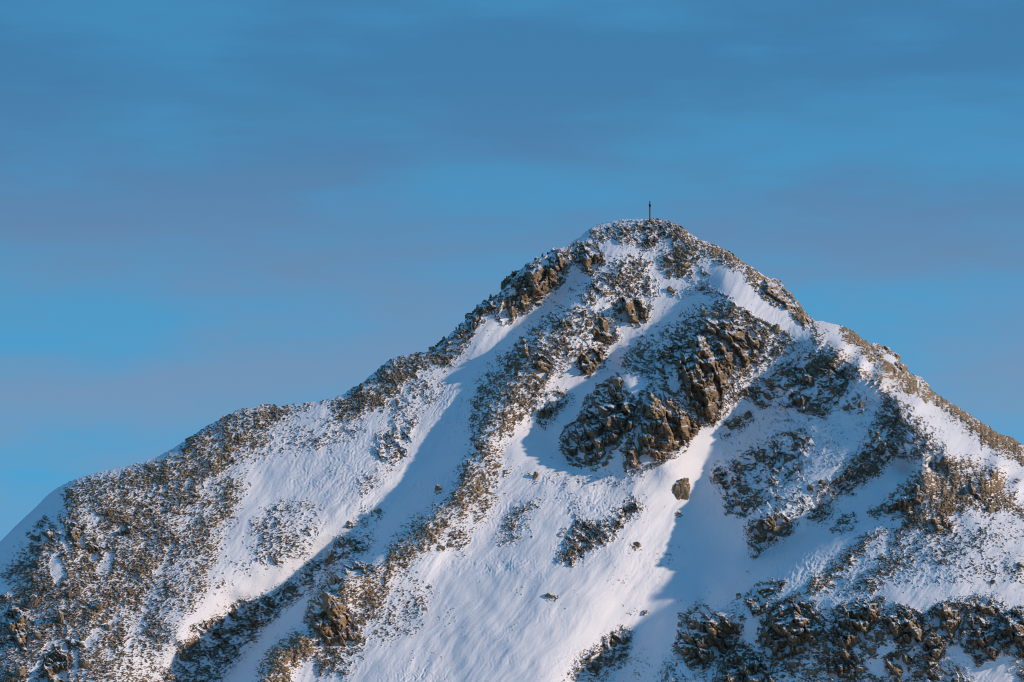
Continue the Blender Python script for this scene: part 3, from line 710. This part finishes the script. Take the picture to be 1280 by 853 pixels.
# ------------------------------------------------------------------ the mountain sheet
STEP = .9
cols = np.concatenate([np.arange(-1300, -60, 20.), np.arange(-60, 1340, STEP), np.arange(1340, 2700, 20.)])
NR = 660
def build_mountain():
    R = sky_line(cols)
    rough_r = 1.1 * fbm(cols / 14, cols * 0 + 3.3, 401, 4) * 1.3 + .8 * perlin(cols / 3.1, cols * 0 + .7, 405)
    Mr = mottle_fields(cols[None, :], (R + 5)[None, :])[0][0]
    R = R + rough_r * (.35 + 2.2 * Mr) + 1.6 * Mr * facets(cols / 9.0, cols * 0 + .5, 407, .6, .6, .2)
    B = np.maximum(884, R + 120)
    t = np.linspace(0, 1, NR)[:, None]
    PYf = R[None, :] + (B - R)[None, :] * t
    k = (np.linspace(0, 1, 40)[1:, None]) ** 1.6
    PYc = B[None, :] + k * 900
    PY = np.concatenate([PYf, PYc]); PX = np.broadcast_to(cols[None, :], PY.shape).copy()
    D = base_depth(PX, PY)
    q, M, O, n = mottle(PX, PY)
    prot = np.clip(q, -.04, .6)
    D = D - np.clip(q + .04, 0, .25) * (1.3 - .7 * O) * 1.6 * (.9 * facets(PX / 6.5, PY / 4.5, 411, .9, .3) + .4 * facets(PX / 3.2, PY / 2.4, 415, 1.0, .3))
    rough = .9 * facets(PX / 6.5, PY / 4.5, 411, .9, .3) + .4 * facets(PX / 3.2, PY / 2.4, 415, 1.0, .3)
    D = D - np.where(q > -.04, ((prot + .04) * 1.15 + np.clip(q + .04, 0, .25) * 1.5) * (1.15 - .45 * O) * 1.0 + 0 * (rough + .4), 0)
    # broad rocky lift under dense areas
    rk = sstep(.45, .15, O) * sstep(.2, .7, M)
    D = D - 1.2 * sstep(.3, .9, M) * (.5 + .5 * facets(PX / 26, PY / 17, 421, 1.0, .1))
    gx_ = PX * .72 + PY * .69; gy_ = -PX * .69 + PY * .72
    D = D - rk * 1.5 * (facets(gx_ / 22, gy_ / 11, 425, 1.1, .25, .08) + .5 * facets(gx_ / 9, gy_ / 5, 427, 1.1, .3, .1))
    # room beneath outcrops
    sink = np.zeros(PX.shape)
    def sk(rec, sel, sd): sink[sel] = np.maximum(sink[sel], 1.0 * sstep(1, 5, sd))
    poly_mask(PX, PY, [(r[-1],) for r in OUTCROPS], 2, sk)
    D = D + sink
    # far side of the mountain
    kb = (np.linspace(0, 1, 46)[1:, None])
    X, Y, Z = at(PX, PY, D)
    xb = X[0][None, :] + 0 * kb
    back = 420 * kb ** 1.7
    Yb = Y[0][None, :] + 1.0 * kb * 6 + back
    Zb = Z[0][None, :] - .02 * kb - back * .82 + 6 * perlin(xb / 30, Yb / 30, 431) * kb
    X = np.concatenate([xb[::-1], X]); Y = np.concatenate([Yb[::-1], Y]); Z = np.concatenate([Zb[::-1], Z])
    nb = len(kb)
    def pad(a, v): return np.concatenate([np.full((nb, a.shape[1]), v), a])
    thin = sstep(.05, .6, M) * O
    me = grid_mesh('mountain', X, Y, Z, {'cover': pad(q, -1), 'ochre': pad(O, .3), 'dust': pad(-.10 - .16 * O, 0), 'thin': pad(thin, 0)})
    o = link('mountain', me, M_GROUND); o['kind'] = 'structure'
    o['label'] = 'snow-covered pyramid mountain with tawny turf and rock showing through'
    return o
mountain = build_mountain()

# ------------------------------------------------------------------ outcrops
def build_outcrop(rec):
    name, label, cat, grp, P, k, och, seed, poly = rec
    xs = np.array([p[0] for p in poly]); ys = np.array([p[1] for p in poly])
    st = .75
    size = min(xs.max() - xs.min(), ys.max() - ys.min())
    gx = np.arange(xs.min() - 4, xs.max() + 4, st); gy = np.arange(ys.min() - 4, ys.max() + 4, st)
    PX, PY = np.meshgrid(gx, gy)
    jag = 3.0 + size * .07
    wx = PX + jag * (fbm(PX / 9, PY / 9, 500 + seed, 4, .6) + .5 * facets(PX / 7, PY / 7, 505 + seed, .6, 0)); wy = PY + jag * (fbm(PX / 9, PY / 9, 540 + seed, 4, .6) + .5 * facets(PX / 7, PY / 7, 545 + seed, .6, 0))
    sd = poly_sd(wx, wy, poly)
    keep = sd > -2.2
    sc = (min(1.0, size / 30.0) * .75 + .25) * (1.3 if grp == 'main' else 1.1)
    D0 = base_depth(PX, PY)
    yb = ys.max()
    edge = sstep(-2.2, 2.5 + size * .10, sd)
    edge2 = 1 - np.exp(-np.maximum(sd, 0) / (size * .16))
    ang = [(.55, .83), (.35, .94), (.75, .66), (.2, .98)][seed % 4]
    h = rock_relief(PX, PY, seed, ang) * sc
    def ter(p_, L):
        f = p_ / L; fl = np.floor(f); return L * (fl + sstep(.62, 1.0, f - fl)) - p_
    tn = PY + (PX - xs.mean()) * (.35 if seed % 3 else -.25) + 7 * fbm(PX / 16, PY / 16, 560 + seed, 3) + 3 * facets(PX / 9, PY / 9, 565 + seed, .5, 0)
    tr = ter(tn, 19.0) * .55 + ter(tn * 1.07 + 3 * perlin(PX / 5, PY / 5, 570 + seed), 6.5) * .5
    p = edge * (P * .45) + edge2 * (P * .35 + .55 * k * SLOPE * np.clip(yb - PY, 0, 60)) + (h + SLOPE * 1.3 * tr) * edge
    front = D0 - p + 1.6 * (1 - edge)
    thick = 3.0 + .1 * size
    X, Y, Z = at(PX, PY, front)
    idx = -np.ones(PX.shape, int); idx[keep] = np.arange(keep.sum()); nv = keep.sum()
    co = np.stack([X[keep], Y[keep], Z[keep]], -1)
    # closed body: the rear is the same outline pushed into the hill, slightly smaller
    cxm, czm = co[:, 0].mean(), co[:, 2].mean()
    rear = co.copy(); rear[:, 1] = D0[keep] + thick
    q = np.stack([idx[:-1, :-1], idx[1:, :-1], idx[1:, 1:], idx[:-1, 1:]], -1).reshape(-1, 4)
    q = q[(q >= 0).all(1)]
    qr = q[:, ::-1] + nv
    e = np.concatenate([q[:, [0, 1]], q[:, [1, 2]], q[:, [2, 3]], q[:, [3, 0]]])
    es = set(map(tuple, e.tolist()))
    side = [(b, a, a + nv, b + nv) for (a, b) in es if (b, a) not in es]
    Q = np.concatenate([q, qr, np.array(side, int)])
    used = np.unique(Q); rm = -np.ones(2 * nv, int); rm[used] = np.arange(len(used))
    CO = np.concatenate([co, rear])[used]; Q = rm[Q]
    v = 1.0
    org = np.array([CO[:, 0].mean(), CO[:, 1].mean(), CO[:, 2].min()])
    att = {'ochre': np.full(len(CO), och), 'dust': np.full(len(CO), -.02), 'cover': np.ones(len(CO)), 'thin': np.zeros(len(CO))}
    me = raw_mesh(bpy.data.meshes.new(name), CO - org, Q, att)
    o = link(name, me, M_ROCK); o.location = org
    o['label'] = label; o['category'] = cat; o['group'] = GROUPS[grp]
    return o
for rec in OUTCROPS: build_outcrop(rec)

# ------------------------------------------------------------------ boulders
def ico(sub):
    import bmesh
    bm = bmesh.new(); bmesh.ops.create_icosphere(bm, subdivisions=sub, radius=1)
    bm.verts.ensure_lookup_table()
    co = np.array([v.co[:] for v in bm.verts]); f = np.array([[v.index for v in fc.verts] for fc in bm.faces])
    bm.free(); return co, f
ICO = {s: ico(s) for s in (1, 2, 4, 5)}
def stone_shape(sub, seed, cuts=14):
    co, f = ICO[sub]; co = co.copy(); r = np.random.RandomState(seed)
    # chop a ball with random planes: flat faces and edges
    for i in range(cuts):
        n = r.normal(size=3); n /= np.linalg.norm(n); d = r.uniform(.55, .88)
        s = co @ n - d; m = s > 0
        co[m] -= np.outer(s[m], n) * .92
    if sub >= 3:
        co += co * (.10 * perlin(co[:, 0] * 3 + seed, co[:, 2] * 3 + co[:, 1] * 2, seed) + .13 * facets(co[:, 0] * 3.1 + co[:, 1] * 3, co[:, 2] * 2.3 + co[:, 1] * 2, seed, 1.0, .5, .1) + .06 * facets(co[:, 0] * 8 + co[:, 1] * 5, co[:, 2] * 6 + co[:, 1] * 4, seed, 1.0, .5, .1))[:, None]
    return co, f
def place_stone(px, py, w, h, tilt, och, seed, sub, depth_ratio=.9):
    D = float(base_depth(np.array([px], float), np.array([py + h * .25], float))[0])
    s = D / FPX
    co, f = stone_shape(sub, seed)
    a = math.radians(-tilt)
    co = co * np.array([w * .56 * s, max(w, h) * .5 * depth_ratio * s, h * .58 * s])
    x = co[:, 0] * math.cos(a) - co[:, 2] * math.sin(a); z = co[:, 0] * math.sin(a) + co[:, 2] * math.cos(a)
    co = np.stack([x, co[:, 1], z], -1)
    X, Y, Z = at(px, py, D + .14 * max(w, h) * s)
    return co, f, np.array([X, Y, Z])
BG = 'boulders lying on the snow face'
for i, (px, py, w, h, tilt, och, lab) in enumerate(BOULDERS):
    co, f, org = place_stone(px, py, w, h, tilt, och, 900 + i, 5 if w > 20 else 4)
    att = {'ochre': np.full(len(co), och), 'dust': np.full(len(co), .16 if w > 20 else .06)}
    me = raw_mesh(bpy.data.meshes.new('boulder'), co, f, att)
    o = link('boulder', me, M_ROCK); o.location = org
    o['label'] = lab; o['category'] = 'boulder'; o['group'] = BG

# ------------------------------------------------------------------ scree: thousands of small stones bedded in the turf slopes
def build_scree():
    r = np.random.RandomState(11)
    n = 60000
    px = r.uniform(-40, 1320, n); py = r.uniform(280, 875, n)
    ok = py > sky_line(px) + 3
    px = px[ok]; py = py[ok]
    q, M, O, nn = mottle(px[None, :], py[None, :]); q = q[0]; M = M[0]; O = O[0]
    ok = (q > -.10) & (r.uniform(size=len(px)) < np.clip(M * 1.1 - .05, 0, 1) ** 1.5 * (.85 - .6 * O))
    px = px[ok]; py = py[ok]; O = O[ok]; q = q[ok]
    D = base_depth(px[None, :], py[None, :])[0] - np.clip(q + .04, 0, .5) * 2.6
    shapes = [stone_shape(1, 3000 + i, 6) for i in range(12)]
    cos, fs, oc = [], [], []
    off = 0
    X, Y, Z = at(px, py, D)
    for i in range(len(px)):
        co, f = shapes[i % 12]
        s = .09 + .30 * r.uniform() ** 4
        a = r.uniform(0, 6.28); ca, sa = math.cos(a), math.sin(a)
        c = co * np.array([1.25, .9, .7]) * s
        c = np.stack([c[:, 0] * ca - c[:, 1] * sa, c[:, 0] * sa + c[:, 1] * ca, c[:, 2]], -1) + np.array([X[i], Y[i], Z[i]])
        cos.append(c); fs.append(f + off); off += len(c); oc.append(np.full(len(c), O[i]))
    co = np.concatenate(cos); f = np.concatenate(fs)
    me = raw_mesh(bpy.data.meshes.new('scree'), co, f, {'ochre': np.concatenate(oc), 'dust': np.full(len(co), -.12)})
    me.polygons.foreach_set('use_smooth', np.zeros(len(f), bool))
    o = link('scree', me, M_ROCK); o['kind'] = 'stuff'; o['label'] = 'countless small stones and turf clods poking through the thin snow'
    o['category'] = 'scree'
    print('scree', len(px))
build_scree()

# ------------------------------------------------------------------ summit cross
wood = simple('weathered_wood', (.16, .115, .08), (.27, .20, .14), 3.0, .8)
iron = simple('dark_iron', (.03, .032, .035), (.07, .07, .07), 5.0, .5, .6)
stone = M_ROCK
def boxes(name, parts, mat, parent):
    import bmesh
    bm = bmesh.new()
    for (cx, cy, cz, sx, sy, sz) in parts:
        g = bmesh.ops.create_cube(bm, size=1)
        for v in g['verts']:
            v.co.x = v.co.x * sx + cx; v.co.y = v.co.y * sy + cy; v.co.z = v.co.z * sz + cz
    bmesh.ops.bevel(bm, geom=list(bm.edges), offset=.03, segments=2, affect='EDGES')
    me = bpy.data.meshes.new(name); bm.to_mesh(me); bm.free()
    return link(name, me, mat, parent)
def cyl(name, r, z0, z1, mat, parent, r2=None, x=0, y=0, seg=12):
    import bmesh
    bm = bmesh.new()
    g = bmesh.ops.create_cone(bm, cap_ends=True, segments=seg, radius1=r, radius2=r2 if r2 is not None else r, depth=z1 - z0)
    for v in g['verts']: v.co.z += (z0 + z1) / 2; v.co.x += x; v.co.y += y
    me = bpy.data.meshes.new(name); bm.to_mesh(me); bm.free()
    return link(name, me, mat, parent)
def summit_cross():
    px, pyb = 812.4, 277.0
    Dc = float(base_depth(np.array([px]), np.array([pyb]))[0]) - .3
    X, Y, Z = at(px, pyb, Dc)
    root = bpy.data.objects.new('summit_cross', None); COL.objects.link(root)
    root.location = (X, Y, Z); root.rotation_euler = (0, math.radians(-1.2), math.radians(83))
    root['label'] = 'tall wooden summit cross seen almost edge-on at the very top'; root['category'] = 'cross'
    boxes('post', [(0, 0, 2.35, .36, .40, 5.1)], wood, root)
    boxes('crossbar', [(0, 0, 5.05, 2.9, .34, .36)], iron, root)
    boxes('post_top', [(0, 0, 5.85, .26, .28, 1.25)], iron, root)
    boxes('bracket', [(0, 0, 5.05, .5, .5, .9)], iron, root)
    for s in (-1, 1):
        boxes('crossbar_cap', [(s * 1.5, 0, 5.05, .12, .42, .44)], iron, root)
    boxes('foot_plate', [(0, 0, .35, .62, .62, .8)], wood, root)
    for k in range(7):
        a = k * 2 * math.pi / 7
        co, f = stone_shape(4, 700 + k)
        me = raw_mesh(bpy.data.meshes.new('cairn_stone'), co * np.array([.34, .30, .26]), f, {'ochre': np.full(len(co), .6), 'dust': np.full(len(co), -.1)})
        o = link('cairn_stone', me, M_ROCK, root); o.location = (.62 * math.cos(a), .62 * math.sin(a), .10)
summit_cross()

# ------------------------------------------------------------------ valley ground
def build_ground():
    gx = np.concatenate([-np.geomspace(30000, 60, 40), np.linspace(-50, 50, 5), np.geomspace(60, 30000, 40)])
    gy = gx.copy()
    X, Y = np.meshgrid(gx, gy[::-1])
    Z = np.full(X.shape, -150.0) + 14 * fbm(X / 900, Y / 900, 801, 3)
    me = grid_mesh('ground', X, Y + 800, Z, {})
    m = bpy.data.materials.new('valley_snow'); t = nt(m)
    geo = t.nodes.new('ShaderNodeNewGeometry')
    f = noise(t, geo.outputs['Position'], .006, 6, .6)
    c = ramp(t, f, [(.38, (.05, .06, .045)), (.46, (.30, .28, .24)), (.52, (.72, .74, .78))])
    b = t.nodes.new('ShaderNodeBsdfPrincipled'); t.links.new(c, b.inputs['Base Color']); b.inputs['Roughness'].default_value = .8
    o = t.nodes.new('ShaderNodeOutputMaterial'); t.links.new(b.outputs[0], o.inputs[0])
    g = link('ground', me, m); g['kind'] = 'structure'; g['label'] = 'snowy valley floor below the mountain'
build_ground()

# ------------------------------------------------------------------ light
SUN_EL = math.radians(21.0)
SUN_AZ = math.radians(91.0)      # clockwise from the viewing direction
sd = (math.sin(SUN_AZ) * math.cos(SUN_EL), math.cos(SUN_AZ) * math.cos(SUN_EL), math.sin(SUN_EL))
from mathutils import Vector
L = bpy.data.lights.new('sun', 'SUN'); L.energy = 2.85; L.angle = math.radians(1.5); L.color = (1.0, .79, .60)
lo = bpy.data.objects.new('sun', L); COL.objects.link(lo)
lo.rotation_euler = Vector(sd).to_track_quat('Z', 'Y').to_euler()
lo.location = (300, 0, 400)

world = bpy.data.worlds.new('World'); bpy.context.scene.world = world; world.use_nodes = True
t = world.node_tree; t.nodes.clear()
tc = t.nodes.new('ShaderNodeTexCoord')
dirv = tc.outputs['Generated']
# cold winter air: the horizon stays blue, so the sky is read a little higher than it is seen
va = t.nodes.new('ShaderNodeVectorMath'); va.operation = 'ADD'; t.links.new(dirv, va.inputs[0]); va.inputs[1].default_value = (0, 0, .24)
vn = t.nodes.new('ShaderNodeVectorMath'); vn.operation = 'NORMALIZE'; t.links.new(va.outputs[0], vn.inputs[0])
sky = t.nodes.new('ShaderNodeTexSky'); sky.sky_type = 'NISHITA'; sky.sun_disc = False
sky.sun_elevation = SUN_EL; sky.sun_rotation = SUN_AZ; sky.altitude = 1800; sky.air_density = 1.0; sky.dust_density = .4; sky.ozone_density = 1.2
t.links.new(vn.outputs[0], sky.inputs[0])
skyc = mix(t, 1.0, sky.outputs[0], (.35, 1.03, 1.12), 'MULTIPLY')
sepw = t.nodes.new('ShaderNodeSeparateXYZ'); t.links.new(dirv, sepw.inputs[0])
# thin high veils in long, slightly tilted bands, and finer streaks higher up
def bands(sx, sz, rot, det, off):
    mp = t.nodes.new('ShaderNodeMapping'); t.links.new(dirv, mp.inputs[0]); mp.inputs['Scale'].default_value = (sx, 3, sz)
    mp.inputs['Rotation'].default_value = (0, math.radians(rot), 0); mp.inputs['Location'].default_value = (off, 0, off * .7)
    return noise(t, mp.outputs[0], 1.0, det, .5)
c1 = bands(10, 40, 11, 4, 2.3); c2 = bands(24, 150, 7, 6, 5.1); c3 = bands(60, 620, 3, 5, 1.7)
el = mapr(t, sepw.outputs[2], .06, .15)
lo_ = mapr(t, sepw.outputs[2], .03, .065)
veil = mix(t, el, (1.34, 1.86, 2.82), (.34, 1.24, 2.50))
f1 = mapr(t, mathn(t, 'ADD', c1, mathn(t, 'MULTIPLY', mathn(t, 'SUBTRACT', c2, .5), .14)), .34, .62)
f1 = mathn(t, 'MULTIPLY', f1, mathn(t, 'ADD', mathn(t, 'MULTIPLY', lo_, .48), .20))
f2 = mathn(t, 'MULTIPLY', mapr(t, mathn(t, 'ADD', c2, mathn(t, 'MULTIPLY', c3, .4)), .40, 1.0), mathn(t, 'MULTIPLY', el, .16))
clf = mathn(t, 'MINIMUM', mathn(t, 'ADD', mathn(t, 'ADD', f1, f2), mathn(t, 'MULTIPLY', el, .30)), .92)
gray = mix(t, clf, skyc, veil)
bg = t.nodes.new('ShaderNodeBackground'); bg.inputs[1].default_value = .15
t.links.new(gray, bg.inputs[0])
wo = t.nodes.new('ShaderNodeOutputWorld'); t.links.new(bg.outputs[0], wo.inputs[0])

# ------------------------------------------------------------------ camera
cam = bpy.data.cameras.new('camera'); co_ = bpy.data.objects.new('camera', cam); COL.objects.link(co_)
cam.sensor_width = 36; cam.lens = 36 * FPX / 1280.0
cam.clip_start = 1; cam.clip_end = 80000
co_.location = (0, 0, 0); co_.rotation_euler = (math.pi / 2 + PITCH, 0, 0)
sc = bpy.context.scene; sc.camera = co_
sc.view_settings.view_transform = 'Standard'; sc.view_settings.look = 'None'; sc.view_settings.gamma = 1; sc.view_settings.exposure = 0.10
sc.view_settings.use_curve_mapping = False
sc.render.engine = 'CYCLES'; sc.cycles.filter_width = 1.0; sc.cycles.max_bounces = 5; sc.cycles.diffuse_bounces = 3
